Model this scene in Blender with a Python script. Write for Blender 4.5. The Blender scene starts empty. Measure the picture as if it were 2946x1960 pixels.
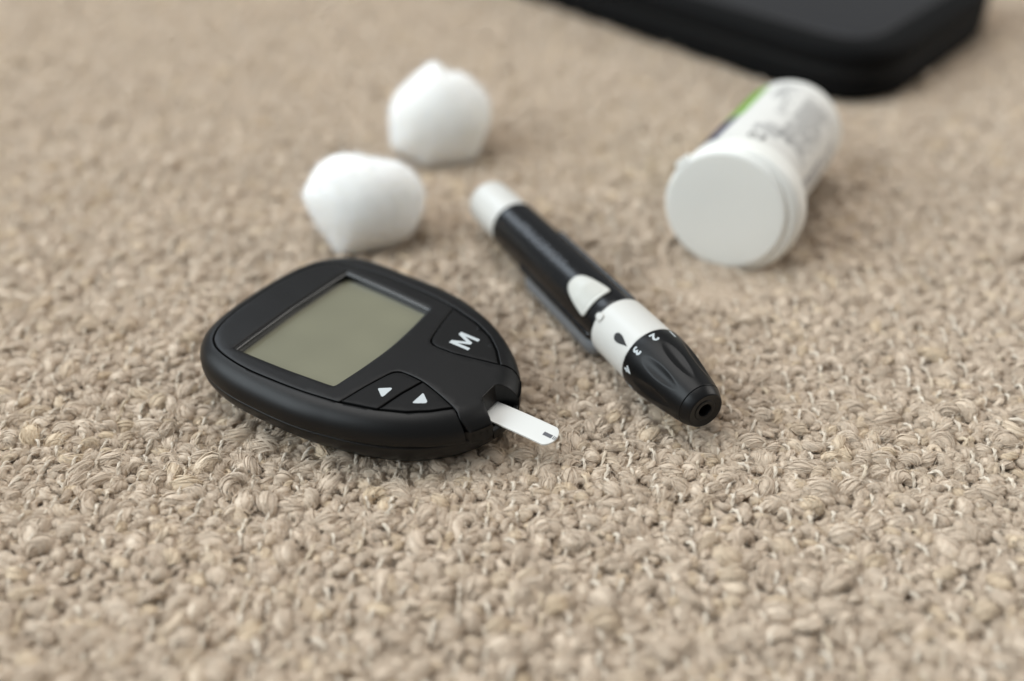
import bpy, bmesh, math, random
import numpy as np
from mathutils import Matrix, Vector
from mathutils.geometry import delaunay_2d_cdt

random.seed(7); rng = np.random.default_rng(7)
C = bpy.context.scene.collection
MM = 0.001                                   # everything below is written in millimetres
R = math.radians

# ------------------------------------------------------------------ camera, world, light, exposure
sc = bpy.context.scene
cam_d = bpy.data.cameras.new('camera'); cam = bpy.data.objects.new('camera', cam_d); C.objects.link(cam)
cam.location = (0, 0, 158 * MM); cam.rotation_euler = (R(55), 0, 0)
cam_d.lens = 35; cam_d.sensor_width = 36; cam_d.clip_start = 0.01; cam_d.clip_end = 50
cam_d.dof.use_dof = True; cam_d.dof.focus_distance = 0.233; cam_d.dof.aperture_fstop = 4.2
cam_d.dof.aperture_blades = 0
sc.camera = cam

w = bpy.data.worlds.new('World'); sc.world = w; w.use_nodes = True
bg = w.node_tree.nodes['Background']; bg.inputs[0].default_value = (0.93, 0.97, 1.0, 1); bg.inputs[1].default_value = 0.21

def area(name, loc, target, sx, sy, power, col):
    l = bpy.data.lights.new(name, 'AREA'); l.shape = 'RECTANGLE'; l.size = sx; l.size_y = sy
    l.energy = power; l.color = col
    o = bpy.data.objects.new(name, l); C.objects.link(o); o.location = loc
    o.rotation_euler = (Vector(target) - Vector(loc)).to_track_quat('-Z', 'Y').to_euler()
    return o
area('window_light', (-1.40, -0.12, 1.0), (0, .28, 0), 1.5, 1.1, 27, (0.86, 0.95, 1.0))
area('second_window_light', (-0.95, 1.30, 1.15), (0, .28, 0), 0.5, 0.9, 6, (0.80, 0.90, 1.0))
area('room_light', (1.3, 0.65, 0.8), (0, .28, 0), 0.8, 0.8, 8, (1.0, 0.96, 0.90))
area('ceiling_light', (-0.30, 0.70, 1.9), (0, .28, 0), 1.5, 1.2, 21, (1.0, 0.98, 0.95))

sc.view_settings.view_transform = 'Standard'; sc.view_settings.look = 'None'
sc.view_settings.exposure = 0.22; sc.view_settings.gamma = 1.0
sc.cycles.use_denoising = True; sc.cycles.max_bounces = 12; sc.cycles.diffuse_bounces = 8

# ------------------------------------------------------------------ materials
def mat(name, col, rough=0.5, spec=0.5, coat=0.0, coat_rough=0.05, bump=None, sss=0.0, sss_scale=.003, sheen=0.0, mottling=None):
    m = bpy.data.materials.new(name); m.use_nodes = True
    nt = m.node_tree; p = nt.nodes['Principled BSDF']
    p.inputs['Base Color'].default_value = (*col, 1); p.inputs['Roughness'].default_value = rough
    p.inputs['Specular IOR Level'].default_value = spec
    p.inputs['Coat Weight'].default_value = coat; p.inputs['Coat Roughness'].default_value = coat_rough
    p.inputs['Sheen Weight'].default_value = sheen
    if sss:
        p.inputs['Subsurface Weight'].default_value = sss
        p.inputs['Subsurface Radius'].default_value = (1, .95, .85); p.inputs['Subsurface Scale'].default_value = sss_scale
    tc = nt.nodes.new('ShaderNodeTexCoord')
    if bump:                                            # (grains per metre, strength, distance)
        n = nt.nodes.new('ShaderNodeTexNoise'); n.inputs['Scale'].default_value = bump[0]; n.inputs['Detail'].default_value = 3
        b = nt.nodes.new('ShaderNodeBump'); b.inputs['Strength'].default_value = bump[1]; b.inputs['Distance'].default_value = bump[2]
        nt.links.new(tc.outputs['Object'], n.inputs['Vector'])
        nt.links.new(n.outputs['Fac'], b.inputs['Height']); nt.links.new(b.outputs['Normal'], p.inputs['Normal'])
    if mottling:                                         # (scale, rough low, rough high): handled, slightly smudged surface
        n = nt.nodes.new('ShaderNodeTexNoise'); n.inputs['Scale'].default_value = mottling[0]; n.inputs['Detail'].default_value = 4
        r = nt.nodes.new('ShaderNodeMapRange'); r.inputs['To Min'].default_value = mottling[1]; r.inputs['To Max'].default_value = mottling[2]
        nt.links.new(tc.outputs['Object'], n.inputs['Vector'])
        nt.links.new(n.outputs['Fac'], r.inputs['Value']); nt.links.new(r.outputs['Result'], p.inputs['Roughness'])
    return m

M_black = mat('matte_black_plastic', (.0042, .0040, .0040), .40, .26, bump=(5200, .35, .00006), mottling=(120, .36, .46))
M_btn = mat('black_button_rubber', (.0048, .0046, .0046), .48, .18, bump=(5200, .2, .00005))
M_dark = mat('dark_gap', (.003, .003, .003), .8, .1)
M_gloss = mat('glossy_black_plastic', (.0052, .0052, .0056), .22, .36, mottling=(140, .18, .30))
M_dial = mat('satin_black_plastic', (.0045, .0045, .0047), .36, .22, bump=(4200, .16, .00005), mottling=(150, .30, .42))
M_rim = mat('window_rim_plastic', (.010, .010, .0095), .20, .6)
M_letters = mat('raised_letter_plastic', (.032, .033, .036), .25, .5)
M_white = mat('white_plastic', (.58, .57, .535), .34, .5, sss=.12, mottling=(160, .28, .42))
M_ivory = mat('ivory_plastic', (.53, .525, .48), .38, .5, sss=.12)
M_print = mat('white_print', (.46, .49, .50), .5, .4)
M_inkblack = mat('black_print', (.012, .012, .012), .5, .4)
M_strip = mat('strip_plastic', (.66, .66, .635), .40, .5, bump=(900, .05, .0001))
M_ink = mat('grey_ink', (.10, .10, .11), .5, .4)
M_vial = mat('vial_white_plastic', (.775, .77, .725), .40, .45, sss=.2)
M_label = mat('vial_label_paper', (.68, .67, .635), .42, .4)
M_green = mat('label_green', (.16, .36, .03), .5, .4)
M_navy = mat('label_navy', (.018, .028, .075), .5, .4)
M_greyink = mat('label_grey_ink', (.12, .12, .125), .6, .3)
M_case = mat('black_case_fabric', (.0035, .0035, .0036), .8, .10, bump=(1600, .5, .0002))
M_casetop = mat('grey_case_panel', (.018, .018, .0195), .45, .28, bump=(900, .3, .0002))
M_zip = mat('zip_tape', (.004, .004, .004), .7, .3)
M_clip = mat('grey_clear_plastic', (.20, .207, .215), .22, .5)
_p = M_clip.node_tree.nodes['Principled BSDF']; _p.inputs['Transmission Weight'].default_value = .25

def lcd_material():
    m = mat('lcd_glass', (.15, .148, .10), .32, .3, coat=1.0, coat_rough=.06)
    nt = m.node_tree; p = nt.nodes['Principled BSDF']
    tc = nt.nodes['Texture Coordinate']
    n = nt.nodes.new('ShaderNodeTexNoise'); n.inputs['Scale'].default_value = 45; n.inputs['Detail'].default_value = 2
    nt.links.new(tc.outputs['Object'], n.inputs['Vector'])
    cr = nt.nodes.new('ShaderNodeValToRGB')
    cr.color_ramp.elements[0].position = .3; cr.color_ramp.elements[0].color = (.156, .150, .101, 1)
    cr.color_ramp.elements[1].position = .7; cr.color_ramp.elements[1].color = (.183, .176, .118, 1)
    nt.links.new(n.outputs['Fac'], cr.inputs['Fac']); nt.links.new(cr.outputs['Color'], p.inputs['Base Color'])
    return m
M_lcd = lcd_material()

def wool_material(name, dark, light, transl=.0):
    m = bpy.data.materials.new(name); m.use_nodes = True; nt = m.node_tree
    p = nt.nodes['Principled BSDF']; out = nt.nodes['Material Output']
    oi = nt.nodes.new('ShaderNodeObjectInfo'); at = nt.nodes.new('ShaderNodeAttribute'); at.attribute_name = 'tone'
    mx = nt.nodes.new('ShaderNodeMath'); mx.operation = 'MULTIPLY_ADD'; mx.inputs[1].default_value = .55
    nt.links.new(at.outputs['Fac'], mx.inputs[0])
    m2 = nt.nodes.new('ShaderNodeMath'); m2.operation = 'MULTIPLY'; m2.inputs[1].default_value = .45
    nt.links.new(oi.outputs['Random'], m2.inputs[0]); nt.links.new(m2.outputs[0], mx.inputs[2])
    cr = nt.nodes.new('ShaderNodeValToRGB')
    cr.color_ramp.elements[0].color = (*dark, 1); cr.color_ramp.elements[1].color = (*light, 1)
    cr.color_ramp.elements[0].position = .05; cr.color_ramp.elements[1].position = .95
    nt.links.new(mx.outputs[0], cr.inputs['Fac'])
    wn = nt.nodes.new('ShaderNodeTexWhiteNoise'); wn.noise_dimensions = '1D'; nt.links.new(oi.outputs['Random'], wn.inputs['W'])
    gr = nt.nodes.new('ShaderNodeMapRange'); gr.inputs['From Min'].default_value = .80; gr.inputs['From Max'].default_value = 1.0
    gr.inputs['To Max'].default_value = .6; nt.links.new(wn.outputs['Value'], gr.inputs['Value'])
    mg = nt.nodes.new('ShaderNodeMix'); mg.data_type = 'RGBA'; nt.links.new(gr.outputs['Result'], mg.inputs[0])
    nt.links.new(cr.outputs['Color'], mg.inputs[6]); mg.inputs[7].default_value = (.68, .54, .36, 1)     # the odd straw-coloured loop
    class cr: outputs = {'Color': mg.outputs[2]}
    nt.links.new(cr.outputs['Color'], p.inputs['Base Color'])
    p.inputs['Roughness'].default_value = .62; p.inputs['Specular IOR Level'].default_value = .28
    p.inputs['Sheen Weight'].default_value = .45; p.inputs['Sheen Roughness'].default_value = .4; p.inputs['Sheen Tint'].default_value = (1., .92, .80, 1)
    tr = nt.nodes.new('ShaderNodeBsdfTranslucent'); nt.links.new(cr.outputs['Color'], tr.inputs['Color'])
    ms = nt.nodes.new('ShaderNodeMixShader'); ms.inputs[0].default_value = transl
    nt.links.new(p.outputs[0], ms.inputs[1]); nt.links.new(tr.outputs[0], ms.inputs[2]); nt.links.new(ms.outputs[0], out.inputs['Surface'])
    return m
WOOL_D, WOOL_L = (.485, .382, .286), (.715, .598, .473)
M_wool = wool_material('beige_boucle_wool', WOOL_D, WOOL_L)
M_tie = wool_material('pale_binder_yarn', (.66, .57, .46), (.82, .74, .63))
M_rugbase = mat('rug_backing', (.44, .35, .265), .9, .1, bump=(500, .8, .001))
M_cotton = mat('cotton_wool', (.80, .80, .78), .9, .1, sss=1.0, sss_scale=.010, sheen=.2, bump=(420, .35, .0008))

# ------------------------------------------------------------------ building helpers
def mesh_from(V, F, name, smooth=True, scale=MM):
    me = bpy.data.meshes.new(name)
    me.from_pydata((np.asarray(V, float) * scale).tolist(), [], [tuple(int(i) for i in f) for f in F])
    bm = bmesh.new(); bm.from_mesh(me)
    bmesh.ops.remove_doubles(bm, verts=bm.verts, dist=1e-6)
    bmesh.ops.recalc_face_normals(bm, faces=bm.faces)
    bm.to_mesh(me); bm.free()
    if smooth: me.polygons.foreach_set('use_smooth', [True] * len(me.polygons))
    me.update()
    return me
def part(name, V, F, material, parent=None, smooth=True, sharp=None, up=False):
    me = mesh_from(V, F, name, smooth)
    if up:                                               # plates: every face that is not a wall looks up
        bm = bmesh.new(); bm.from_mesh(me); bm.normal_update()
        bmesh.ops.reverse_faces(bm, faces=[f for f in bm.faces if f.normal.z < -1e-4]); bm.to_mesh(me); bm.free()
    me.materials.append(material)
    if sharp: me.set_sharp_from_angle(angle=R(sharp))
    o = bpy.data.objects.new(name, me); C.objects.link(o)
    if parent is not None: o.parent = parent
    return o
def tag(o, label, cat, group=None, kind=None):
    o['label'] = label
    if cat: o['category'] = cat
    if group: o['group'] = group
    if kind: o['kind'] = kind
    return o
def thing(name, label, cat, origin, ex, ey, ez, group=None):
    o = bpy.data.objects.new(name, None); C.objects.link(o)
    o.empty_display_size = .01
    m = Matrix.Identity(4)
    for i, e in enumerate((ex, ey, ez)):
        for k in range(3): m[k][i] = e[k]
    for k in range(3): m[k][3] = origin[k] * MM
    o.matrix_world = m
    return tag(o, label, cat, group)
class G:                                                  # geometry collector
    def __init__(s): s.V = []; s.F = []
    def add(s, V, F):
        b = len(s.V); s.V.extend([tuple(v) for v in V]); s.F.extend([tuple(i + b for i in f) for f in F]); return s
def loft(rings, closed=True, cap0=False, cap1=False):
    n = len(rings[0]); V = [p for r in rings for p in r]; F = []
    for i in range(len(rings) - 1):
        for j in range(n if closed else n - 1):
            k = (j + 1) % n
            F.append((i*n+j, i*n+k, (i+1)*n+k, (i+1)*n+j))
    if cap0: F.append(tuple(reversed(range(n))))
    if cap1: F.append(tuple(range((len(rings)-1)*n, len(rings)*n)))
    return V, F
def spline(P, closed=True, step=.5, it=3):
    """Chaikin corner cutting, then an even resample."""
    P = np.asarray(P, float)
    for _ in range(it):
        if closed: Q = np.roll(P, -1, 0); P = np.stack([.75*P + .25*Q, .25*P + .75*Q], 1).reshape(-1, P.shape[1])
        else:
            A, B = P[:-1], P[1:]; M_ = np.stack([.75*A + .25*B, .25*A + .75*B], 1).reshape(-1, P.shape[1])
            P = np.vstack([P[:1], M_[1:-1], P[-1:]])
    return resample(P, step, closed)
def catmull(P, closed=False, sub=8):
    P = np.asarray(P, float); n = len(P); out = []
    for i in range(n if closed else n - 1):
        g = (lambda k: P[k % n]) if closed else (lambda k: P[min(max(k, 0), n-1)])
        p0, p1, p2, p3 = g(i-1), g(i), g(i+1), g(i+2)
        for t in np.arange(sub) / sub:
            out.append(.5*((2*p1) + (-p0+p2)*t + (2*p0-5*p1+4*p2-p3)*t*t + (-p0+3*p1-3*p2+p3)*t**3))
    if not closed: out.append(P[-1])
    return np.array(out)
def resample(P, step=.5, closed=True, n=None):
    Q = np.vstack([P, P[:1]]) if closed else P
    d = np.r_[0, np.cumsum(np.linalg.norm(np.diff(Q, axis=0), axis=1))]
    n = n or max(8, int(round(d[-1] / step)))
    s = np.linspace(0, d[-1], n, endpoint=not closed)
    return np.stack([np.interp(s, d, Q[:, k]) for k in range(P.shape[1])], 1)
def area2(P): return .5*np.sum(P[:, 0]*np.roll(P[:, 1], -1) - np.roll(P[:, 0], -1)*P[:, 1])
def ccw(P): return P if area2(P) > 0 else P[::-1]
def offset(P, d):
    """Move a counter-clockwise closed outline inwards by d."""
    t = np.roll(P, -1, 0) - np.roll(P, 1, 0); t /= np.linalg.norm(t, axis=1)[:, None] + 1e-12
    return P + d*np.stack([-t[:, 1], t[:, 0]], 1)
def inside(P, q):
    x, y = q[:, 0], q[:, 1]; c = np.zeros(len(q), bool)
    for a, b in zip(P, np.roll(P, -1, 0)):
        s = (a[1] > y) != (b[1] > y)
        with np.errstate(divide='ignore', invalid='ignore'):
            c ^= s & (x < (b[0]-a[0])*(y-a[1])/(b[1]-a[1]) + a[0])
    return c
def dist_to(P, q, closed=True):
    A = P; B = np.roll(P, -1, 0) if closed else None
    if not closed: A, B = P[:-1], P[1:]
    best = np.full(len(q), 1e9)
    for i in range(0, len(q), 2000):
        qq = q[i:i+2000, None]; ab = B - A; t = np.clip(((qq-A)*ab).sum(2)/((ab*ab).sum(1)+1e-12), 0, 1)
        best[i:i+2000] = np.linalg.norm(qq - (A + t[..., None]*ab), axis=2).min(1)
    return best
def patch(outline, hfun, holes=(), bevel=.25, skirt=1.0, grid=1.3, extra=None):
    """A plate following the height field hfun over an outline (with holes), its rims rounded and turned down."""
    loops = [ccw(np.asarray(outline))] + [ccw(np.asarray(h))[::-1] for h in holes]
    g = G(); inner = []
    for L in loops:
        rings = []
        for a in (None, 0, 30, 60, 90):
            if a is None: q = L; z = hfun(offset(L, bevel)) - bevel - skirt
            else: q = offset(L, bevel*(1-math.cos(R(a)))); z = hfun(offset(L, bevel)) - bevel*(1-math.sin(R(a)))
            rings.append(np.c_[q, z])
        g.add(*loft(rings)); inner.append(offset(L, bevel))
    lo, hi = loops[0].min(0), loops[0].max(0)
    X, Y = np.meshgrid(np.arange(lo[0], hi[0], grid), np.arange(lo[1], hi[1], grid)); X[1::2] += grid/2
    pts = np.c_[X.ravel(), Y.ravel()]
    if extra is not None: pts = np.vstack([extra, pts])
    ok = inside(inner[0], pts)
    for h in inner[1:]: ok &= ~inside(h, pts)
    for L in inner: ok &= dist_to(L, pts) > .3
    pts = pts[ok]
    V2 = [Vector(p) for L in inner for p in L] + [Vector(p) for p in pts]
    E = []; b = 0
    for L in inner:
        n = len(L); E += [(b+i, b+(i+1) % n) for i in range(n)]; b += n
    vo, _, fo, *_ = delaunay_2d_cdt(V2, E, [], 0, 1e-5)
    vo = np.array([tuple(v) for v in vo]); fo = np.array(fo)
    cen = vo[fo].mean(1); ok = inside(inner[0], cen)
    for h in inner[1:]: ok &= ~inside(h, cen)
    g.add(np.c_[vo, hfun(vo)], fo[ok])
    return g
def lathe(prof, n=64, fn=None):
    """Profile (s, r) turned about the x axis; fn(s, angle, r) may push the radius in or out."""
    rings = []
    for s, r in prof:
        ring = []
        for k in range(n):
            a = 2*math.pi*k/n; rr = fn(s, a, r) if fn else r
            ring.append((s, -rr*math.sin(a), rr*math.cos(a)))   # angle 0 is up, positive to the left
        rings.append(ring)
    return loft(rings)
def smooth_profile(P, step=.6, it=2):
    P = np.asarray(P, float); return spline(P, False, step, it)
def text_mesh(body, size, extrude=0.0):
    cu = bpy.data.curves.new('letters', 'FONT'); cu.body = body; cu.size = size; cu.align_x = 'CENTER'; cu.align_y = 'CENTER'
    cu.extrude = extrude; cu.resolution_u = 4
    o = bpy.data.objects.new('letters', cu); C.objects.link(o)
    bpy.context.view_layer.update()
    me = bpy.data.meshes.new_from_object(o.evaluated_get(bpy.context.evaluated_depsgraph_get()))
    bpy.data.objects.remove(o); bpy.data.curves.remove(cu)
    bm = bmesh.new(); bm.from_mesh(me); bpy.data.meshes.remove(me)
    bmesh.ops.triangulate(bm, faces=bm.faces)
    V = np.array([v.co[:] for v in bm.verts]); F = [[v.index for v in f.verts] for f in bm.faces]; bm.free()
    c = (V.min(0)+V.max(0))/2; V[:, :2] -= c[:2]
    return V, F

# ------------------------------------------------------------------ the rug: a ground sheet, boucle loops, binder threads
def tube(P, r, sides, tone, acc, phase=0.):
    P = np.asarray(P); n = len(P); T = np.gradient(P, axis=0); T /= np.linalg.norm(T, axis=1)[:, None] + 1e-9
    up = np.array([.13, .21, .97]); N = np.cross(T, up); N /= np.linalg.norm(N, axis=1)[:, None] + 1e-9; B = np.cross(T, N)
    a = phase + 2*np.pi*np.arange(sides)/sides
    r = np.broadcast_to(r, n)
    V = P[:, None] + r[:, None, None]*(np.cos(a)[None, :, None]*N[:, None] + np.sin(a)[None, :, None]*B[:, None])
    i, j = np.meshgrid(np.arange(n-1), np.arange(sides), indexing='ij'); k = (j+1) % sides
    F = np.stack([i*sides+j, i*sides+k, (i+1)*sides+k, (i+1)*sides+j], -1).reshape(-1, 4)
    acc[0].append(V.reshape(-1, 3)); acc[1].append(F + acc[3]); acc[2].append(np.full(n*sides, tone)); acc[3] += n*sides
def transport(P):
    T = np.gradient(P, axis=0); T /= np.linalg.norm(T, axis=1)[:, None]
    N = [np.cross(T[0], [.3, .2, .9])]; N[0] = N[0]/np.linalg.norm(N[0])
    for i in range(1, len(P)):
        v = N[-1] - T[i]*(N[-1] @ T[i]); N.append(v/np.linalg.norm(v))
    N = np.array(N); return T, N, np.cross(T, N)
def bundle(P, rad, nstr, twist, acc, rs, fray=.12, fly=6, sr=.062):
    """A soft roving: an opaque core wrapped in separate curved fibres, a few of them straying."""
    T, N, B = transport(P); n = len(P); t = np.linspace(0, 1, n)
    tube(P, rad*.91, 9, .55, acc)
    ncl = max(6, int(nstr/2.3))
    for c_ in range(ncl):
        ph = 2*np.pi*(c_ + rs.uniform(-.45, .45))/ncl; rho = rs.uniform(.93, 1.05); ct = rs.uniform(.1, 1.0)
        w1, w2, f1, f2 = rs.uniform(0, 6.3), rs.uniform(0, 6.3), rs.uniform(3, 8), rs.uniform(3, 8)
        phi0 = ph + twist*t*2*np.pi + fray*2.4*np.sin(f1*t+w1); q0 = rad*(rho + fray*np.sin(f2*t+w2)*.7)
        for k in range(4):
            da = rs.normal(0, .13); dr = rs.normal(0, .03); w3 = rs.uniform(0, 6.3)
            phi = phi0 + da/np.maximum(rad, .25) + .10*np.sin(5*t+w3); q = q0 + dr - .05*abs(da)
            Q = P + q[:, None]*(np.cos(phi)[:, None]*N + np.sin(phi)[:, None]*B)
            tube(Q, sr*rs.uniform(.7, 1.3), 3, np.clip(.28 + ct*.28 + rs.uniform(0, .44), 0, 1), acc, rs.uniform(0, 2))
    for k in range(int(fly*2.6)):
        i0 = rs.integers(1, n-3); m = 7; s = np.linspace(0, 1, m)[:, None]
        d = rs.normal(size=3); d[2] = abs(d[2])*.8; d /= np.linalg.norm(d)
        side = rs.normal(size=3); ln = rs.uniform(.9, 3.4) if rs.uniform() < .3 else rs.uniform(.5, 1.3)
        st = P[i0] + rad[i0]*.7*(np.cos(ph+2.4*k)*N[i0] + np.sin(ph+2.4*k)*B[i0])
        Q = st + d*s*ln*.8 + side*np.sin(s*rs.uniform(2, 4.5))*.55*ln*.5 + rs.normal(size=3)*np.sin(s*rs.uniform(4, 9))*.18
        tube(Q, .028*rs.uniform(.8, 1.3), 3, rs.uniform(.6, 1.0), acc)
def finish(acc, name, material):
    V = np.vstack(acc[0])*MM; F = np.vstack(acc[1]); tone = np.concatenate(acc[2])
    me = bpy.data.meshes.new(name)
    me.vertices.add(len(V)); me.vertices.foreach_set('co', V.ravel())
    me.loops.add(F.size); me.loops.foreach_set('vertex_index', F.ravel().astype(np.int32))
    me.polygons.add(len(F)); me.polygons.foreach_set('loop_start', np.arange(0, F.size, 4, dtype=np.int32))
    me.polygons.foreach_set('use_smooth', np.ones(len(F), bool))
    at = me.attributes.new('tone', 'FLOAT', 'POINT'); at.data.foreach_set('value', tone.astype(np.float32))
    me.materials.append(material); me.update(calc_edges=True)
    return me
def loop_mesh(kind, rs):
    acc = [[], [], [], 0]
    if kind == 'puff':            # fat tapered roving bent into a low arch
        L = rs.uniform(2.8, 5.2); h = rs.uniform(.8, 1.6); rm = rs.uniform(1.15, 1.8); bend = rs.uniform(-1.6, 1.6)
        t = np.linspace(0, 1, 13)
        P = np.c_[-L/2*np.cos(np.pi*t), bend*np.sin(np.pi*t), h*np.sin(np.pi*t) - .5]
        rad = .45 + (rm-.45)*np.sin(np.pi*np.clip(t+rs.uniform(-.08, .08), 0, 1))**.65
        bundle(P, rad, int(26+18*rm), rs.uniform(.15, .7)*rs.choice([-1, 1]), acc, rs, .16, 26)
    elif kind == 'crook':         # a shrimp-like hook: one thick end, one thin tail
        R0 = rs.uniform(1.3, 2.0); t = np.linspace(0, 1, 15); a = t*rs.uniform(3.6, 5.0)
        rm = rs.uniform(.85, 1.3); tilt = rs.uniform(.3, 1.1)
        x = R0*np.cos(a)*(1-.25*t); y = R0*np.sin(a)*(1-.25*t)
        P = np.c_[x, y*math.cos(tilt), y*math.sin(tilt) + .6 - 1.2*t**3]
        rad = .2 + (rm-.2)*np.sin(np.pi*(t*.8+.18))**.9
        bundle(P, rad, int(22+12*rm), rs.uniform(.3, .9)*rs.choice([-1, 1]), acc, rs, .14, 20)
    elif kind == 'curl':          # a small ring of thin yarn
        R0 = rs.uniform(.9, 1.45); t = np.linspace(0, 1, 17); a = t*rs.uniform(5.8, 7.6); tilt = rs.uniform(.2, 1.3)
        x = R0*np.cos(a); y = R0*np.sin(a)
        P = np.c_[x, y*math.cos(tilt) + .5*t, y*math.sin(tilt) + .7 + .3*t]
        rad = rs.uniform(.36, .58)*(.55 + .45*np.sin(np.pi*t)**.6)
        bundle(P, rad, 18, rs.uniform(.6, 1.4)*rs.choice([-1, 1]), acc, rs, .12, 10, .06)
    elif kind == 'tuft':          # loose fluffy lock
        L = rs.uniform(2.6, 4.2); rm = rs.uniform(1.2, 1.8); t = np.linspace(0, 1, 12)
        P = np.c_[-L/2*np.cos(np.pi*t), .8*np.sin(2*np.pi*t)*rs.uniform(-1, 1), 1.5*np.sin(np.pi*t) - .4]
        rad = .5 + (rm-.5)*np.sin(np.pi*t)
        bundle(P, rad, 52, rs.uniform(.1, .4)*rs.choice([-1, 1]), acc, rs, .26, 46)
    else:                         # 'tie': two-ply binder thread crossing over the loops
        L = rs.uniform(3.2, 5.2); t = np.linspace(0, 1, 13)
        Pc = np.c_[.5*np.sin(np.pi*t*rs.uniform(.8, 1.6)), L*(t-.5), 2.5*np.sin(np.pi*t)**.8*rs.uniform(.75, 1.0) - .5]
        T, N, B = transport(Pc)
        for s in (0, np.pi):
            phi = s + t*rs.uniform(9, 13)
            Q = Pc + .17*(np.cos(phi)[:, None]*N + np.sin(phi)[:, None]*B)
            bundle(Q, np.full(len(t), .22), 7, 1.0, acc, rs, .1, 2, .05)
    return finish(acc, 'boucle_loop' if kind != 'tie' else 'binder_thread', M_wool if kind != 'tie' else M_tie)

kinds = ['puff']*14 + ['crook']*8 + ['curl']*3 + ['tuft']*13
lib = bpy.data.collections.new('loop_shapes'); libt = bpy.data.collections.new('thread_shapes')
rs = np.random.default_rng(11)
for i, k in enumerate(kinds):
    lib.objects.link(bpy.data.objects.new('boucle_loop_%03d' % i, loop_mesh(k, rs)))
for i in range(6):
    libt.objects.link(bpy.data.objects.new('binder_thread_%03d' % i, loop_mesh('tie', rs)))

def lowfreq(x, y):
    return .45*np.sin(x*.043+1.3)*np.cos(y*.037+.4) + .35*np.sin(x*.021-y*.05+2.) + .25*np.sin(x*.11+y*.07)
rug_root = None
n = 150
gx, gy = np.meshgrid(np.linspace(-900, 900, n), np.linspace(-300, 1500, n))
V = np.c_[gx.ravel(), gy.ravel(), lowfreq(gx, gy).ravel()*.8 - .35]
F = [(i*n+j, i*n+j+1, (i+1)*n+j+1, (i+1)*n+j) for i in range(n-1) for j in range(n-1)]
rug = part('rug', V, F, M_rugbase)
tag(rug, 'beige boucle wool rug of curly woven loops under all the objects', None, kind='structure')

def scatter(name, coll, P, rot, scl, idx, parent):
    me = bpy.data.meshes.new(name); me.vertices.add(len(P)); me.vertices.foreach_set('co', (P*MM).ravel())
    a = me.attributes.new('rot', 'FLOAT_VECTOR', 'POINT'); a.data.foreach_set('vector', rot.astype(np.float32).ravel())
    a = me.attributes.new('scl', 'FLOAT_VECTOR', 'POINT'); a.data.foreach_set('vector', scl.astype(np.float32).ravel())
    a = me.attributes.new('idx', 'INT', 'POINT'); a.data.foreach_set('value', idx.astype(np.int32))
    me.update()
    o = bpy.data.objects.new(name, me); C.objects.link(o); o.parent = parent; o['kind'] = 'stuff'
    ng = bpy.data.node_groups.new(name, 'GeometryNodeTree')
    ng.interface.new_socket('Geometry', in_out='INPUT', socket_type='NodeSocketGeometry')
    ng.interface.new_socket('Geometry', in_out='OUTPUT', socket_type='NodeSocketGeometry')
    N = ng.nodes.new; gi = N('NodeGroupInput'); go = N('NodeGroupOutput'); mp = N('GeometryNodeMeshToPoints'); ip = N('GeometryNodeInstanceOnPoints')
    ci = N('GeometryNodeCollectionInfo'); ci.inputs['Collection'].default_value = coll
    ci.inputs['Separate Children'].default_value = True; ci.inputs['Reset Children'].default_value = True
    def att(nm, ty):
        q = N('GeometryNodeInputNamedAttribute'); q.data_type = ty; q.inputs['Name'].default_value = nm; return q.outputs['Attribute']
    lk = ng.links.new
    lk(gi.outputs[0], mp.inputs['Mesh']); lk(mp.outputs[0], ip.inputs['Points']); lk(ci.outputs[0], ip.inputs['Instance'])
    ip.inputs['Pick Instance'].default_value = True
    lk(att('idx', 'INT'), ip.inputs['Instance Index'])
    e2r = N('FunctionNodeEulerToRotation'); lk(att('rot', 'FLOAT_VECTOR'), e2r.inputs[0]); lk(e2r.outputs[0], ip.inputs['Rotation'])
    lk(att('scl', 'FLOAT_VECTOR'), ip.inputs['Scale']); lk(ip.outputs[0], go.inputs[0])
    md = o.modifiers.new('loops', 'NODES'); md.node_group = ng
    return o
def halfwidth(y): return .514*(.819*y + 91) + 45
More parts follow.
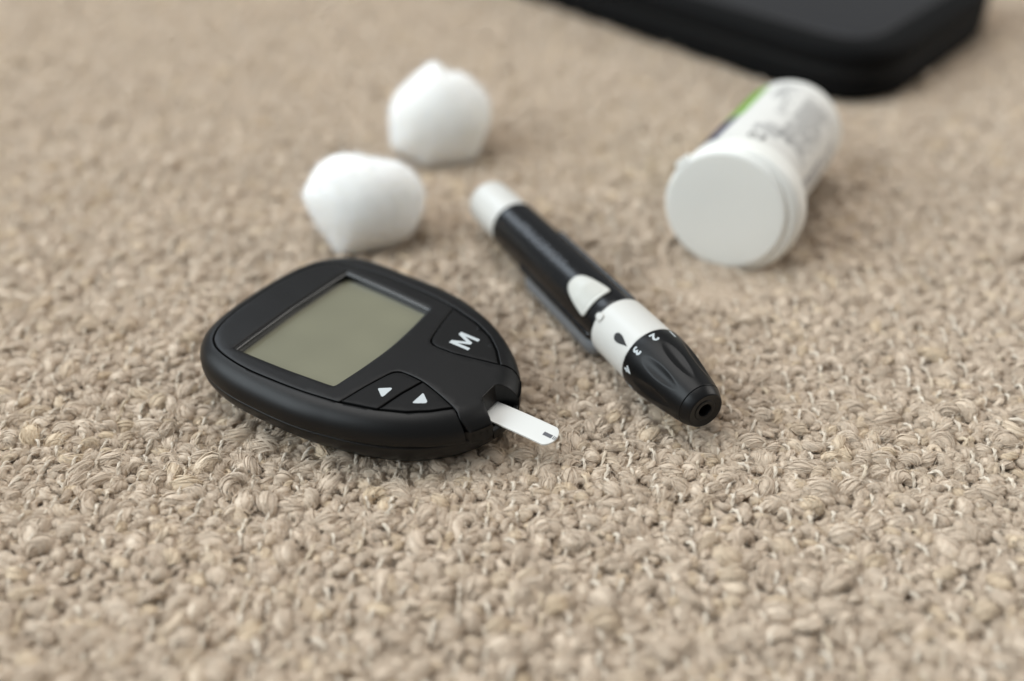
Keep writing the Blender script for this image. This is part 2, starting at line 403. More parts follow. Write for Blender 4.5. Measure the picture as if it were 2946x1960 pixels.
# where things lie, the pile gives way: (from, to, radius, depth)
PRESSED = [((55, 262), (72, 262), 13, 2.2), ((70, 275), (98, 331), 9, 1.4), ((2, 270), (40, 193), 7, .9), ((-62, 222), (-15, 190), 20, 1.2),
           ((-26.4, 346.5), (-26.4, 346.6), 14, 1.2), ((-46.6, 282), (-46.6, 282.1), 14, 1.2)]
def press(x, y):
    z = 0.
    for a, b, r, dp in PRESSED:
        ax, ay, bx, by = *a, *b; l2 = (bx-ax)**2 + (by-ay)**2
        t = min(1, max(0, ((x-ax)*(bx-ax) + (y-ay)*(by-ay))/l2)); d = math.hypot(x-ax-t*(bx-ax), y-ay-t*(by-ay))
        if d < r*1.5: z = max(z, dp*min(1, (1.5 - d/r)*2))
    return z
WARP = 5.4
P, ROT, SCL, IDX = [], [], [], []
y = 70.
while y < 760:
    hw = halfwidth(y); x = -hw + rng.uniform(0, 3)
    while x < hw:
        big = rng.uniform() < .16
        px, py = x + rng.normal(0, .5), y + rng.normal(0, .5)
        wc = (px/WARP + .5) % 1 - .5                       # the loops lie between the binder columns
        if not big and abs(wc) < .16: px += math.copysign(.16 - abs(wc), wc)*WARP*.8
        s = rng.uniform(.9, 1.5) if big else rng.uniform(.5, .88)
        P.append((px, py, lowfreq(px, py)*.8 + rng.normal(0, .35) - (.2 if big else 0) - press(px, py)))
        yaw = rng.normal(0, .8) if rng.uniform() < .65 else rng.uniform(-3.14, 3.14)
        if rng.uniform() < .5: yaw += math.pi
        ROT.append((rng.normal(0, .3), rng.normal(0, .25), yaw)); SCL.append((s*rng.uniform(.9, 1.15), s, s*rng.uniform(.68, 1.0)))
        IDX.append(rng.integers(0, len(kinds))); x += (2.6 if big else 1.85)*rng.uniform(.8, 1.2)
    y += 1.75
scatter('loop_pile', lib, np.array(P), np.array(ROT), np.array(SCL), np.array(IDX), rug)
NL = len(P)
P, ROT, SCL, IDX = [], [], [], []
for col in np.arange(-75, 76)*WARP:
    y = 70. + rng.uniform(0, 5)
    while y < 620:
        if abs(col) < halfwidth(y) and rng.uniform() < .9:
            px = col + rng.normal(0, .35); P.append((px, y, lowfreq(px, y)*.8 + rng.normal(.3, .3) - press(px, y)))
            ROT.append((rng.normal(0, .2), 0, rng.normal(0, .28))); s = rng.uniform(.8, 1.15); SCL.append((s, s, s)); IDX.append(rng.integers(0, 6))
        y += rng.uniform(3.6, 5.4)
scatter('binder_threads', libt, np.array(P), np.array(ROT), np.array(SCL), np.array(IDX), rug)
print('loops', NL, 'threads', len(P))

# ------------------------------------------------------------------ glucose meter
yaw, slope = R(-31.56), R(2)
ax0 = np.array([math.cos(yaw), math.sin(yaw), 0.]); nrm = np.array([ax0[0]*math.sin(slope), ax0[1]*math.sin(slope), math.cos(slope)])
wid = np.array([-ax0[1], ax0[0], 0.]); axl = np.cross(wid, nrm)
METER_O = np.array([-43.0, 206.3, 18.])
meter = thing('glucose_meter', 'black blood glucose meter with grey-green display and white test strip in its port', 'glucose meter', METER_O - nrm*16.5, axl, wid, nrm)
Z0 = 16.5                                                 # the face plane, above the underside
half = [(-31.4, 0), (-31.0, 10), (-29.8, 17), (-27.8, 21.6), (-24.3, 25.5), (-19.2, 28.5), (-11, 30.4), (-1, 30.9), (9, 30.6), (18, 29.1), (27, 26.3), (34.7, 22.5), (41.4, 17.4), (46.4, 11.4), (49.3, 5.6), (50.3, 0)]
OUT = resample(catmull(half + [(l, -w_) for l, w_ in half[-2:0:-1]], True), .6); OUT = ccw(OUT)
OUT[:, 1] *= np.where(OUT[:, 1] > 0, 1 + .018*np.clip((38 - OUT[:, 0])/20, 0, 1), 1)
OUT[:, 1] += np.where(OUT[:, 1] > 5, 1.5*np.exp(-((OUT[:, 0] + 19)/10)**2)*np.clip((OUT[:, 1] - 5)/15, 0, 1), 0)
OUT[:, 1] += .9*np.clip((38 - OUT[:, 0])/20, 0, 1)
def hm(q):
    q = np.atleast_2d(q); d = dist_to(OUT, q); d = np.where(inside(OUT, q), d, 0.)
    RR = 5.6; x = np.clip((RR - d)/RR, 0, 1)
    edge = 5.3*(1 - np.sqrt(np.clip(1 - x*x, 0, 1)))
    L, W = q[:, 0], q[:, 1]
    dome = .0003*W*W + .0035*np.clip(L-26, 0, None)**2
    return Z0 - edge - dome
sh = [(-26.6, 0), (-26.4, 8), (-25.5, 14), (-24.0, 18.4), (-21.6, 21.6), (-17, 23.8), (-8.6, 25.1), (1, 25.0), (10, 24.3), (18.6, 22.9)]    # seam to the button
notch_cut = [(20.0, 15.4), (21.6, 9.0), (22.6, 7.1), (24.6, 6.25), (29.7, 6.4), (34.6, 7.6), (41.0, 9.6), (43.6, 11.2)]
btn_outer = [(18.6, 22.9), (27.2, 20.4), (33.1, 17.5), (37.4, 13.9), (41.0, 9.6)]
def mir(P): return [(l, -w_) for l, w_ in P]
# face panel: seam, cut-ins for the buttons, lobe over the port with its notch
lobe = [(43.6, 11.2), (45.85, 11.4)]
dd = np.array(OUT); sel = dd[(dd[:, 0] > 40) & (dd[:, 1] > 5.4) & (dd[:, 1] < 11.3)]; sel = sel[np.argsort(-sel[:, 1])]
front = [tuple(p) for p in offset(OUT, .04)[(OUT[:, 0] > 40) & (OUT[:, 1] > 5.6) & (OUT[:, 1] < 11.6)]]
front.sort(key=lambda p: -p[1])
notch = [(46.6, 4.7), (44.6, 3.6), (44.1, 2.6)]
seam_s = catmull(sh, False, 6)
halfp = [tuple(p) for p in seam_s] + [tuple(p) for p in catmull(notch_cut, False, 5)] + front + notch
PANEL = np.array(halfp + mir(halfp)[::-1][:-1])
PANEL = resample(PANEL, .45)
scr_half = [(-16.2, 0), (-16.0, 8), (-15.8, 16), (-15.6, 20.6), (-15.45, 21.2), (-14.8, 21.35), (-8, 21.1), (0, 20.7), (8, 20.0), (12.9, 19.5), (14.1, 18.9), (14.6, 16), (15.4, 9), (15.9, 0)]
SCR = resample(catmull(scr_half + mir(scr_half)[-2:0:-1], True, 5), .6)
extra = np.vstack([offset(OUT, d) for d in (.25, .45, .75, 1.2, 1.8, 2.6, 3.5, 4.5)])
g = patch(PANEL, hm, [SCR], .28, 1.1, 1.4, extra)
part('face_panel', g.V, g.F, M_black, meter, sharp=50, up=True)
# screen: sloping rim, then the display glass
rings = [np.c_[SCR, hm(SCR) - .28]]
Sc = ccw(SCR)
rings = [np.c_[offset(Sc, -.05), hm(Sc) - .34], np.c_[offset(Sc, .10), hm(Sc) - .36], np.c_[offset(Sc, .55), hm(Sc) - .62], np.c_[offset(Sc, .66), hm(Sc) - .8], np.c_[offset(Sc, .74), hm(Sc) - 2.6]]
V, F = loft(rings); part('screen_rim', V, F, M_rim, meter, sharp=35)
lc = offset(Sc, .62)
def hl(q): return np.full(len(q), Z0 - 2.4) - .0004*np.atleast_2d(q)[:, 1]**2
g = patch(lc, hl, (), .1, .2, 3.0); part('display', g.V, g.F, M_lcd, meter, sharp=50, up=True)
# inner frame seen as the dark line in every gap
INN = resample(np.array([tuple(p) for p in seam_s] + btn_outer[1:] + [(44.2, 9.5), (43.0, 3.0)] + mir([(44.2, 9.5), (43.0, 3.0)])[::-1] + mir(btn_outer[1:])[::-1] + mir([tuple(p) for p in seam_s])[::-1][:-1]), .8)
g = patch(offset(ccw(INN), -.6), lambda q: hm(q) - 1.0, [offset(ccw(SCR), -1.2)], .1, .6, 2.2)
part('inner_frame', g.V, g.F, M_dark, meter)
# buttons
def button(poly, label=None):
    P = ccw(spline(np.array(poly), True, .4, 2)); P = offset(P, .30)
    g = patch(P, lambda q: hm(q) - .02, (), .22, 1.0, 1.2)
    o = part('button', g.V, g.F, M_btn, meter, sharp=50, up=True)
    if label: o['label'] = label
    return o
def dens(P): return resample(np.array(P, float), 1.0, False).tolist()
cutM = [(41.0, 9.6), (34.6, 7.6), (29.7, 6.4), (24.6, 6.25), (22.6, 7.1), (21.6, 9.0), (20.0, 15.4), (18.6, 22.9)]
bM = button(dens(btn_outer)[:-1] + dens(cutM)[:-1], 'black button printed with a white letter M')
bU = button(dens(mir([(18.6, 22.9), (20.0, 15.4), (21.6, 9.0), (22.6, 7.1), (24.6, 6.25), (30.1, 6.5)]))[:-1] + dens([(30.1, -6.5), (28.5, -13.2), (27.5, -20.3)])[:-1] + dens([(27.5, -20.3), (18.6, -22.9)])[:-1], 'black button printed with a white up arrow')
bD = button(dens([(30.1, -6.5), (34.6, -7.6), (41.0, -9.6)])[:-1] + dens([(41.0, -9.6), (37.4, -13.9), (33.1, -17.5), (27.5, -20.3)])[:-1] + dens([(27.5, -20.3), (28.5, -13.2), (30.1, -6.5)])[:-1], 'black button printed with a white down arrow')
def flat_print(name, P2, F, material, parent, lift=.05):
    P2 = np.asarray(P2); return part(name, np.c_[P2, hm(P2) + lift], F, material, parent, smooth=False)
def letter_m(wd, ht, st):
    a, b = wd/2, ht/2
    P = [(-a, -b), (-a+st, -b), (-a+st, b*.35), (-st*.42, -b*.72), (st*.42, -b*.72), (a-st, b*.35), (a-st, -b), (a, -b), (a, b), (a-st*1.15, b), (0, -b*.18), (-a+st*1.15, b), (-a, b)]
    V2 = [Vector(p) for p in P]; n = len(P)
    vo, _, fo, *_ = delaunay_2d_cdt(V2, [(k, (k+1) % n) for k in range(n)], [], 1, 1e-6)
    return np.array([tuple(v) for v in vo]), fo
V, F = letter_m(5.4, 5.6, 1.02)
q2 = np.c_[29.3 - V[:, 1], 12.1 + V[:, 0]]
flat_print('letter', q2, F, M_print, bM)
def tri(P, parent):
    P = spline(np.array(dens(P + P[:1])[:-1]), True, .15, 1); flat_print('arrow_mark', P, [tuple(range(len(P)))], M_print, parent)
tri([(23.0, -14.5), (25.9, -12.3), (25.9, -16.7)], bU)
tri([(32.6, -9.9), (32.6, -14.4), (35.6, -12.2)], bD)
# side band between the face seam and the lower seam, stopping at the port lobe
seamc = resample(np.array([tuple(p) for p in seam_s] + btn_outer[1:] + [(43.4, 11.5)]), .5, False, 160)
def outer_for(P, sgn):
    """the outline point straight outwards of every seam point"""
    o_ = OUT*(1, sgn)
    half_o = np.array(sorted([tuple(p) for p in o_ if p[1] >= -.01], key=lambda p: math.atan2(p[1], p[0]-2)))[::-1]
    half_o = half_o[(half_o[:, 0] < 46) | (half_o[:, 1] > 11.9)]
    half_o = np.vstack([[(half_o[0, 0], 0.)], half_o[half_o[:, 1] > .3]])
    return resample(half_o, .5, False, len(P))
op, om = outer_for(seamc, 1), outer_for(seamc, -1)
full_s = np.vstack([seamc[::-1], np.array(mir(seamc.tolist()))[1:]]); full_o = np.vstack([op[::-1], np.array(mir(om.tolist()))[1:]])
dvec = full_o - full_s; ln = np.linalg.norm(dvec, axis=1)[:, None]; un = dvec/ln
rings = []
s0 = full_s + un*.38
top = hm(full_s + un*.7)
rings.append(np.c_[s0, top - 1.3]); rings.append(np.c_[s0, top - .22]); rings.append(np.c_[s0 + un*.07, top - .07]); rings.append(np.c_[s0 + un*.25, top + .0])
for f_ in (.12, .22, .32, .42, .52, .61, .69, .76, .82, .87, .91, .94, .965, .985, .996):
    p = full_s + dvec*f_; rings.append(np.c_[p, hm(p)])
zb = Z0 - 5.6 - .0005*full_o[:, 1]**2
low = np.minimum(hm(full_s + dvec*.996), zb + .4)
rings.append(np.c_[full_o, low - .3]); rings.append(np.c_[full_o, low - 1.0]); rings.append(np.c_[full_o - un*.15, low - 1.15]); rings.append(np.c_[full_o - un*1.2, low - 1.2])
V, F = loft(rings, closed=False); part('side_band', V, F, M_black, meter, sharp=60)
low_z = float(np.mean(low)) - 1.2
# lower shell
rings = []
for d, z in ((1.3, low_z - .2), (.35, low_z - .22), (.15, low_z - .35), (.15, low_z - .8), (.5, low_z - 2.4), (1.3, low_z - 4.2), (2.8, low_z - 6.0), (5.0, 1.2), (8.0, .3), (12, 0)):
    rings.append(np.c_[offset(OUT, d), np.full(len(OUT), z)])
V, F = loft(rings, cap1=True); part('lower_shell', V, F, M_black, meter, sharp=60)
# port lobe side skirt and the recess the strip comes out of
def skirt_pts(sgn):
    f_ = [p for p in front]; return [(p[0], sgn*p[1]) for p in f_]
g = G()
for sgn in (1, -1):
    sp = np.array(skirt_pts(sgn)); sp = np.vstack([[45.0, sgn*11.9], sp]); zt = np.full(len(sp), Z0 - 5.0)
    g.add(*loft([np.c_[sp, zt + .3], np.c_[sp, np.full(len(sp), low_z - 1.3)], np.c_[sp - (.4, 0), np.full(len(sp), low_z - 1.7)], np.c_[sp - (3, 0), np.full(len(sp), low_z - 1.7)]], closed=False))
    # notch side wall and funnel facet
    wl = [(49.2, 5.75), (48.0, 5.3), (46.6, 4.7), (44.6, 3.6), (44.1, 2.6)]; wl = np.array([(a, sgn*b) for a, b in wl])
    g.add(*loft([np.c_[wl, hm(wl) - .25], np.c_[wl*(1, .93) + (.15, 0), np.full(len(wl), Z0 - 9.6)]], closed=False))
bw = np.array([(44.1, 2.7), (44.1, 0), (44.1, -2.7)])
g.add(*loft([np.c_[bw, hm(bw) - .25], np.c_[bw + (.7, 0), np.full(3, Z0 - 5.9)], np.c_[bw - (1.5, 0), np.full(3, Z0 - 5.9)]], closed=False))
fl = [(43, 5.2), (49.0, 5.2), (49.0, -5.2), (43, -5.2)]
g.add([(a, b, Z0 - 8.2 - .12*(a-43)) for a, b in fl], [(0, 1, 2, 3)])
part('strip_port', g.V, g.F, M_black, meter, sharp=40)

# ------------------------------------------------------------------ test strip in the port
strip = thing('test_strip', 'thin white test strip sticking out of the black meter', 'test strip', METER_O + axl*52.6 - nrm*6.6, axl, wid, nrm)
def rounded_strip():
    P = [(-14, -3.45), (8.2, -3.45)]
    for a in np.linspace(-62, 62, 15): P.append((7.9 + 2.7*math.cos(R(a)) - .6, 3.45*math.sin(R(a))/math.sin(R(62))*.97))
    P += [(8.2, 3.45), (-14, 3.45)]
    return resample(np.array(P), .35)
rsP = ccw(rounded_strip())
def bendz(q): return -.004*np.clip(q[:, 0]+4, 0, None)**2*.6 + .0*q[:, 1]
g = patch(rsP, lambda q: bendz(np.atleast_2d(q)) + .2, (), .06, .34, 1.0); g.F.append(tuple(range(0, 0+len(rsP))))
part('strip_body', g.V, g.F, M_strip, strip, sharp=50)
def sprint(name, rects, material):
    g = G()
    for (a, b, c_, d) in rects:
        q = np.array([(a, b), (c_, b), (c_, d), (a, d)]); g.add(np.c_[q, bendz(q) + .2 + .02], [(0, 1, 2, 3)])
    return part(name, g.V, g.F, material, strip, smooth=False)
sprint('sample_mark', [(6.7, -.72, 8.95, .52), (9.2, -.72, 9.42, .5), (9.58, -.72, 9.76, .5), (9.9, -.65, 10.06, .45)], M_ink)

# ------------------------------------------------------------------ lancing device
pu = np.array([math.cos(R(-63.77)), math.sin(R(-63.77)), 0.]); pr = np.array([-pu[1], pu[0], 0.])
pen = thing('lancing_device', 'black lancing pen with white collar, white button and numbered black dial', 'lancing device', np.array([.3, 272.5, 2.0]) + pu*1.0, pu, pr, (0, 0, 1))
ZP = 9.0
def penpart(name, V, F, m, parent=pen, **k): return part(name, np.asarray(V) + (0, 0, ZP), F, m, parent, **k)
def on_pen(s, ang, r): a = R(ang); return (s, -r*math.sin(a), r*math.cos(a))
ROLL = 36.
def body_fn(s, a, r):
    d = (math.degrees(a) - ROLL - 180 + 540) % 360 - 180      # measured from the underside
    return r
prof = [(0, 5.5), (0, 7.1), (.05, 7.45), (.25, 7.7), (.6, 7.8)] + [(x, 7.8 + .1*x/60) for x in np.linspace(1.5, 61.0, 40)] + [(61.2, 7.85), (61.4, 7.5)]
V, F = lathe(prof, 72); penpart('body', V, F, M_gloss, sharp=50)
# end cap
prof = [(-19.2, 0.01), (-19.2, 3.0), (-19.1, 5.2), (-18.7, 6.4), (-18.0, 7.0), (-17, 7.25), (-12, 7.35), (-6, 7.4), (-.5, 7.4), (-.35, 7.2), (-.3, 6.0), (1, 5.6)]
V, F = lathe(smooth_profile(prof, .5, 1), 64); penpart('end_cap', V, F, M_white, sharp=50)
# white collar
prof = [(61.3, 7.3), (61.35, 8.0), (61.6, 8.25), (62.2, 8.3), (70, 8.38), (76.9, 8.42), (77.2, 8.35), (77.35, 8.1), (77.35, 7.0)]
V, F = lathe(smooth_profile(prof, .4, 1), 72); col = penpart('collar', V, F, M_white, sharp=50)
# numbered depth dial with finger grooves
dents = [5 + 43*k for k in range(-3, 6)]
def dial_fn(s, a, r):
    ang = math.degrees(a)
    for d in dents:
        da = (ang - d + 180) % 360 - 180; tw = (s - 89)/6.6; wd = 12.5 + 1.0*(1-abs(tw))
        x = tw**2 + (da/wd)**2
        if x < 1: r -= .55*(1-x)**1.35
    return r
prof = [(77.45, 7.0), (77.45, 8.35), (77.6, 8.6), (78.0, 8.72), (80, 8.75), (83, 8.55), (86, 8.2), (89, 7.7), (92, 7.1), (95, 6.5), (97.4, 5.98), (98.2, 5.8)]
pp = catmull(np.array(prof[3:]), False, 9); prof2 = prof[:3] + [tuple(p) for p in pp] + [(98.3, 5.66)]
V, F = lathe(prof2, 240, dial_fn); dial = penpart('depth_dial', V, F, M_dial, sharp=42)
prof = [(98.2, 5.3), (98.32, 5.62), (98.5, 5.68), (98.7, 5.62), (100.5, 4.75), (100.72, 4.55), (100.78, 4.4), (100.7, 4.1), (100.5, 3.2), (100.45, 2.85), (100.6, 2.7), (100.62, 2.1), (100.5, 1.75), (100.0, 1.6), (98.4, 1.55), (98.3, 1.2), (98.3, .01)]
V, F = lathe(prof, 72); penpart('nozzle', V, F, M_dial, sharp=35)
# numbers round the dial: they read with the tip upwards
def dial_r(s): return float(np.interp(s, [p[0] for p in prof2], [p[1] for p in prof2]))
def wrap_text(body, size, s0, ang0, rfun, name, material, parent, lift=.06, right='around', bold=.1):
    V, F = text_mesh(body, size); g = G()
    for i, (dx, dy) in enumerate(((0, 0), (bold, 0), (-bold, 0), (0, bold), (0, -bold))):
        W = []
        for x, y_, _ in V:
            x += dx; y_ += dy
            if right == 'around': s = s0 + y_; a = ang0 + math.degrees(x/rfun(s))
            else: s = s0 + x; a = ang0 - math.degrees(y_/rfun(s))
            W.append(on_pen(s, a, rfun(s) + lift + i*.004))
        g.add(W, F)
    return penpart(name, g.V, g.F, material, parent, smooth=False)
for nme, a in (('1', -25), ('2', 11), ('3', 47), ('4', 82), ('5', 118)):
    wrap_text(nme, 3.5, 80.1, a, dial_r, 'number', M_print, dial, bold=.14)
wrap_text('MICROLET NEXT', 3.4, 25.5, 27, lambda s: 7.86, 'lettering', M_letters, pen, lift=.16, right='along')
# pointer drop on the collar
P = []
for t in np.linspace(0, 2*math.pi, 28, endpoint=False):
    x = -math.cos(t); wdt = math.sin(t)*1.75*(1 - .5*(x+1))**.9 if x > -1 else 0
    P.append((73.4 + 3.0*x, wdt))
tp = [on_pen(s, 53.5 + math.degrees(-w_/8.45) - (73.2-s)*-.0, 8.47) for s, w_ in P]
penpart('pointer_mark', tp, [tuple(range(len(tp)))], M_inkblack, col, smooth=False)
# release button: a rounded triangle pointing back, in a dark recess, with cross ridges
def btn_outline(gr=0.):
    P = [(44.6, 0), (45.0, 1.9), (46.8, 3.2), (50, 4.2), (54.9, 5.2), (56.4, 5.2), (56.9, 4.0), (57.2, 0), (56.9, -4.0), (56.4, -5.2), (54.9, -5.2), (50, -4.2), (46.8, -3.2), (45.0, -1.9)]
    return offset(ccw(spline(np.array(P), True, .4, 2)), -gr)
def raise_patch(P, hfun, r0, **k):
    g = patch(P, hfun, **k); out = []
    for s, y_, h in g.V: out.append(on_pen(s, ROLL + math.degrees(-y_/r0)*-1, r0 + h))
    return out, g.F
def ridges(q):
    q = np.atleast_2d(q); s = q[:, 0]
    rid = np.where((s > 49.8) & (s < 56.2) & (np.abs(q[:, 1]) < 3.7), .24*np.cos((s-49.8)*2*np.pi/1.3), 0.)
    return .55 + .03*np.abs(q[:, 1])*0 + rid
V, F = raise_patch(btn_outline(), ridges, 7.85, bevel=.35, skirt=.6, grid=.35)
penpart('release_button', V, F, M_ivory, sharp=60)
V, F = raise_patch(btn_outline(.55), lambda q: np.full(len(np.atleast_2d(q)), .14), 7.85, bevel=.1, skirt=.3, grid=.8)
penpart('button_recess', V, F, M_dark)
# small bayonet lug where collar meets body, and the little blue-white dot window
V, F = raise_patch(ccw(spline(np.array([(60.6, -.8), (62.9, -1.15), (63.3, 0), (62.9, 1.15), (60.6, .8)]), True, .2, 2)) + (.5, 1.9), lambda q: np.full(len(np.atleast_2d(q)), 1.0), 7.9, bevel=.3, skirt=.9, grid=.5)
penpart('lock_lug', V, F, M_white, col, sharp=60)
# side rails along the body and the clear grey lower sleeve
def sweep(s0, s1, ang, prof_ra, name, m, taper=1.5):
    rings = []
    for s in np.linspace(s0, s1, 40):
        k = min(1, (s-s0)/taper, (s1-s)/taper)**.5 if s0 < s < s1 else .02
        rings.append([on_pen(s, ang + da, 6.6 + (rr-6.6)*max(k, .02)) for da, rr in prof_ra])
    V, F = loft(rings, cap0=True, cap1=True); return penpart(name, V, F, m, sharp=50)
sweep(18, 61, ROLL + 70, [(-9, 7.6), (-7, 8.2), (-3, 8.65), (2, 8.75), (6, 8.5), (8, 7.6)], 'side_rail', M_gloss)
sweep(18, 61, ROLL - 80, [(-9, 7.6), (-7, 8.2), (-3, 8.5), (2, 8.5), (6, 8.3), (8, 7.6)], 'side_rail', M_gloss)
sweep(19, 62.8, ROLL + 98, [(-13, 7.7), (-11, 8.9), (-6, 9.8), (2, 10.8), (12, 11.2), (20, 10.6), (24, 7.6)], 'clear_sleeve', M_clip, 4.)

# ------------------------------------------------------------------ test strip vial
A = np.array([62.9, 267.2, 18.5]); B = np.array([99.7, 333.8, 16.8])
vu = (B - A)/np.linalg.norm(B - A); vr = np.cross((0, 0, 1), vu)*-1; vr /= np.linalg.norm(vr); vz = np.cross(vu, vr)*1.0
if vz[2] < 0: vr = -vr; vz = np.cross(vu, vr)
def on_vial(s, a, r): return on_pen(s, -a, r)
vial = thing('test_strip_vial', 'white test strip vial lying on its side with its flip cap towards the camera', 'vial', A - np.array([0, 0, 17.5]), vu, vr, vz)
vz_off = 17.5*vz[2]; VO = Matrix([vu, vr, vz]) @ Vector((0, 0, 17.5))
def vp(name, V, F, m, parent=vial, **k): return part(name, np.asarray(V) + tuple(VO), F, m, parent, **k)
prof = [(7, 17.6), (12, 18.0), (71, 18.0), (73.2, 17.9), (74.6, 17.0), (75.2, 15), (75.3, 12), (75.0, .01)]
V, F = lathe(smooth_profile(prof, 1.0, 1), 80); vbody = vp('vial_body', V, F, M_vial, sharp=50)
V, F = lathe([(14, 18.0), (14.1, 18.12), (69.5, 18.12), (69.6, 18.0)], 80); lab = vp('label', V, F, M_label, sharp=40)
prof = [(1.2, 15), (1.2, 18.0), (2.0, 19.4), (3.0, 20.3), (4, 20.6), (9.4, 20.5), (10.2, 20.2), (10.6, 19.2), (10.7, 16.5)]
V, F = lathe(smooth_profile(prof, .5, 1), 88); V = np.asarray(V) + (0, -2.5, -.4); cap = vp('cap_rim', V, F, M_vial, sharp=50)
prof = [(0, .01), (0, 8), (0, 16.6), (.12, 17.5), (.5, 18.1), (1.1, 18.35), (1.9, 18.3), (2.3, 17.6), (2.4, 15)]
V, F = lathe(prof, 88); V = np.asarray(V)*(1, 1.035, 1.035) + (0, -.7, -.1); vp('lid', V, F, M_vial, sharp=50)
# thumb tab at the upper left of the lid, hinge block at the lower right
def wedge(a0, a1, r0, r1, s0, s1, name):
    rings = []
    for s, k in ((s0, .6), (s0+.4, 1), (s1-.4, 1), (s1, .6)):
        o_ = [on_vial(s, a, r0 + (r1-r0)*k) for a in np.linspace(a0, a1, 12)]; i_ = [on_vial(s, a, r0-1.5) for a in np.linspace(a1, a0, 12)]
        rings.append(o_ + i_)
    V, F = loft(rings, cap0=True, cap1=True); return vp(name, V, F, M_vial, cap, sharp=40)
wedge(42, 56, 18.0, 19.7, .3, 3.0, 'thumb_tab')
wedge(-130, -104, 18.5, 21.6, 2.0, 9.0, 'hinge')
# label print
def vlab(name, cells, m):
    g = G()
    for (s0, s1, a0, a1) in cells:
        n_ = max(2, int(abs(a1-a0)/4)+1)
        g.add(*loft([[on_vial(s0, a, 18.16) for a in np.linspace(a0, a1, n_)], [on_vial(s1, a, 18.16) for a in np.linspace(a0, a1, n_)]], closed=False))
    return vp(name, g.V, g.F, m, lab)
vlab('navy_band', [(14.4, 38, 29, 112)], M_navy)
vlab('green_band', [(38.2, 69.2, 27, 112)], M_green)
def lines(s0, s1, a0, a1, ds, rr, keep=.86):
    out = []; s = s0
    while s < s1:
        a = a0; end = a1 + (rr.uniform(0, 14) if a1 < a0 else -rr.uniform(0, 14))
        while a > end:
            wl_ = rr.uniform(2.5, 7.5)
            if rr.uniform() < keep: out.append((s, s + ds*.42, a, max(a - wl_, end)))
            a -= wl_ + 1.1
        s += ds
    return out
r3 = np.random.default_rng(3)
vlab('small_print', lines(26, 62, -22, -66, 1.75, r3) + lines(54, 66, 12, -14, 1.9, r3) + lines(41, 52, -4, -20, 2.0, r3), M_greyink)
vlab('small_print', lines(22.5, 31, 2, -38, 2.3, r3), M_greyink)
vlab('navy_print', lines(20, 60, -76, -98, 3.2, r3, .75), M_navy)
V, F = text_mesh('03', 6.0); W = [on_vial(19.6 + y_, -6 - math.degrees(x/17.), 17.2) for x, y_, _ in V]
W = [on_vial(18.2 - y_, -8 + math.degrees(-x/18.), 18.2) for x, y_, _ in V]
vp('number_print', W, F, M_inkblack, lab, smooth=False)

# ------------------------------------------------------------------ cotton balls
def cotton(name, label, centre, sil, depth, seed, squash=1.0):
    """sil: silhouette radii (mm) by direction as seen from the front, every so many degrees from the right, counter-clockwise"""
    rr = np.random.default_rng(seed)
    bm = bmesh.new(); bmesh.ops.create_icosphere(bm, subdivisions=5, radius=1)
    D = np.array([v.co[:] for v in bm.verts]); F = [[v.index for v in f.verts] for f in bm.faces]; bm.free()
    c = np.asarray(centre, float); tow = np.array([0, 0, 158.]) - c; tow /= np.linalg.norm(tow)
    rt = np.cross((0, 0, 1), tow); rt /= np.linalg.norm(rt); up = np.cross(tow, rt)
    ang = np.degrees(np.arctan2(D[:, 2], D[:, 0])) % 360; k = np.hypot(D[:, 0], D[:, 2])
    sa = np.array([s[0] for s in sil] + [360 + sil[0][0]]); sr = np.array([s[1] for s in sil] + [sil[0][1]])
    ad = np.arange(0, 360, 2.); tab = np.interp(ad, sa, sr, period=None) if sa[0] == 0 else np.interp((ad - sa[0]) % 360 + sa[0], sa, sr)
    ker = np.hanning(9); ker /= ker.sum(); tab = np.convolve(np.r_[tab[-8:], tab, tab[:8]], ker, 'same')[8:-8]
    rs_ = np.interp(ang, np.r_[ad, 360], np.r_[tab, tab[0]]); mean = tab.mean()
    rs_ = mean + (rs_ - mean)*np.clip(k*1.25 - .15, 0, 1)**1.3
    X = D[:, 0]*rs_; Z = D[:, 2]*rs_; Y = D[:, 1]*depth
    n = np.zeros(len(D))
    for _ in range(22):
        d = rr.normal(size=3); d /= np.linalg.norm(d); n += rr.uniform(-.6, .8)*np.exp(-((1 - D@d)/.07))
    for f_ in (3, 6, 11): 
        q = rr.uniform(0, 6, 3); n += .35/f_*3*.5*np.sin(f_*D[:, 0]+q[0])*np.sin(f_*D[:, 1]+q[1])*np.sin(f_*D[:, 2]+q[2])
    sc_ = 1 + n*.045
    W = (X*sc_)[:, None]*rt + (Z*sc_)[:, None]*up + (Y*sc_)[:, None]*-tow
    base = c.copy(); base[2] = 0
    W = W + c - base
    W[:, 2] = np.maximum(W[:, 2], .6 + .25*(W[:, 2]))          # it sits flattened on the pile
    g = G().add(W, F)
    # loose fibres standing off the surface
    acc = [[], [], [], 0]
    for i in rr.choice(len(W), 2200, replace=False):
        d = W[i] - (c - base); d /= np.linalg.norm(d); s = np.linspace(0, 1, 6)[:, None]; sd = rr.normal(size=3)
        if W[i][2] < 3: continue
        tube(W[i] + d*s*rr.uniform(.3, 1.6) + sd*np.sin(s*3)*rr.uniform(.2, .9), .045, 3, 1., acc)
    g.add(np.vstack(acc[0]), np.vstack(acc[1]))
    o = part(name, g.V, g.F, M_cotton); o.location = base*MM
    return tag(o, label, 'cotton ball', 'white cotton balls on the rug')
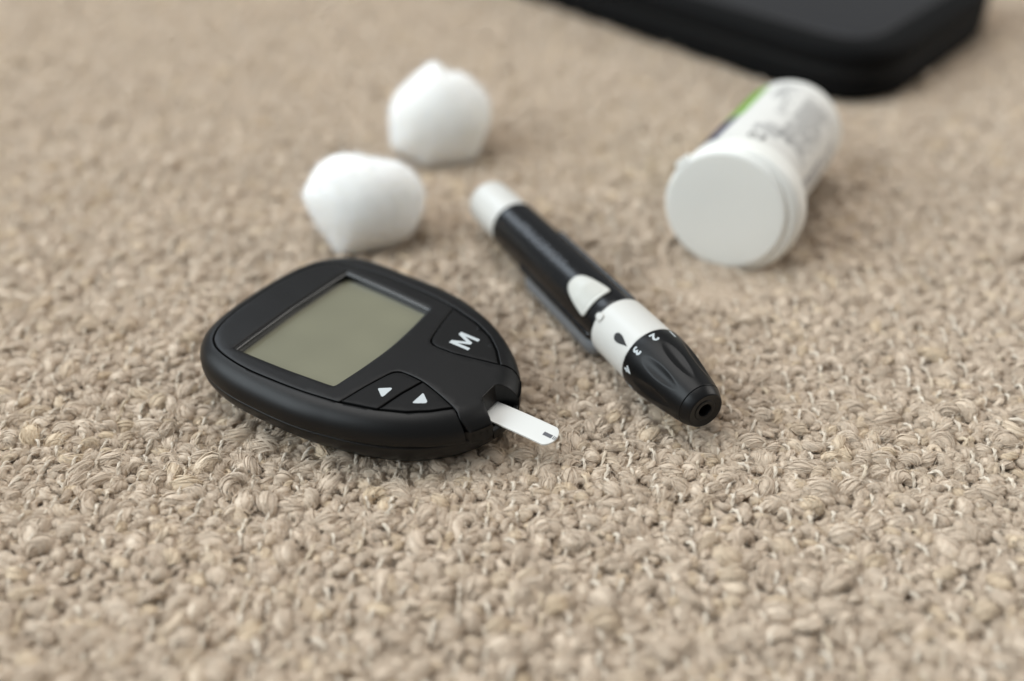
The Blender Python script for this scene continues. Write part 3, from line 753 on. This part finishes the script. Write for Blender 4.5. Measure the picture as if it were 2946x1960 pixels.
cotton('cotton_ball', 'white cotton ball with a peaked top, farther from the meter', (-26.4, 346.5, 16),
       [(16, 18.8), (40, 17.6), (61, 17.2), (76, 15.6), (94, 19.0), (112, 17.2), (130, 16.6), (150, 17.6), (172, 18.7), (192, 19.0), (213, 21.4), (235, 19.4), (254, 20.2), (275, 18.6), (302, 20.2), (330, 18.0)], 16, 5)
cotton('cotton_ball', 'squat white cotton ball with a pointed left side, right behind the glucose meter', (-46.6, 282, 13.5),
       [(4, 19.0), (20, 18.6), (44, 16.9), (62, 15.0), (80, 14.4), (98, 15.4), (115, 17.0), (138, 18.1), (155, 18.3), (169, 19.4), (181, 17.6), (193, 16.8), (215, 16.4), (233, 17.6), (243, 18.8), (256, 16.8), (279, 15.7), (315, 17.2), (344, 18.3)], 15, 9)

# ------------------------------------------------------------------ zipped case at the back
cc = np.array([143., 378.]); lf = np.array([math.cos(R(130)), math.sin(R(130))]); rf = np.array([math.cos(R(50)), math.sin(R(50))])
case = thing('zip_case', 'black zipped fabric case with a grey top panel, cut off by the top edge', 'case', np.array([cc[0], cc[1], 1.0]), (1, 0, 0), (0, 1, 0), (0, 0, 1))
quad = np.array([(0, 0), rf*160, rf*160 + lf*300, lf*300])
def round_poly(Q, r, n=12):
    out = []
    for i in range(len(Q)):
        p, a, b = Q[i], Q[i-1]-Q[i], Q[(i+1) % len(Q)]-Q[i]; la, lb = np.linalg.norm(a), np.linalg.norm(b); a, b = a/la, b/lb
        p0, p2 = p + a*r, p + b*r
        for t in np.linspace(0, 1, n): out.append((1-t)**2*p0 + 2*t*(1-t)*p + t*t*p2)
    return resample(np.array(out), 2.5)
CP = ccw(round_poly(quad, 42))
def case_ring(d, z): return np.c_[offset(CP, d), np.full(len(CP), z)]
V, F = loft([case_ring(8, 0), case_ring(3.5, .4), case_ring(1.2, 1.6), case_ring(.2, 4), case_ring(0, 7), case_ring(.3, 9.6), case_ring(1.2, 10.4)], cap0=True); part('lower_shell', V, F, M_case, case)
V, F = loft([case_ring(1.4, 10.2), case_ring(1.0, 10.6), case_ring(1.0, 14.2), case_ring(1.4, 14.6)]); part('zip_tape', V, F, M_zip, case)
g = G()
q = resample(offset(CP, .7), 2.4)
tn = np.roll(q, -1, 0) - np.roll(q, 1, 0); tn /= np.linalg.norm(tn, axis=1)[:, None]
for p, t in zip(q, tn):
    nn = np.array([-t[1], t[0]]); c_ = [p + t*.8*a + nn*.7*b for a, b in ((-1, -1), (1, -1), (1, 1), (-1, 1))]
    g.add([(x[0], x[1], z) for z in (11.6, 13.2) for x in c_], [(0, 1, 2, 3), (4, 5, 6, 7), (0, 1, 5, 4), (1, 2, 6, 5), (2, 3, 7, 6), (3, 0, 4, 7)])
zt = part('zip_teeth', g.V, g.F, M_zip, case, smooth=False); zt['kind'] = 'stuff'
V, F = loft([case_ring(1.2, 14.4), case_ring(.3, 15.2), case_ring(0, 17.5), case_ring(.4, 20.5), case_ring(1.6, 22.6), case_ring(4, 23.7), case_ring(12.5, 24.0), case_ring(13.6, 23.5), case_ring(14, 22.9)]); part('upper_shell', V, F, M_case, case)
V, F = loft([case_ring(13.8, 22.8), case_ring(14.6, 23.4), case_ring(17, 23.9), case_ring(22, 24.4)], cap1=True); part('top_panel', V, F, M_casetop, case)
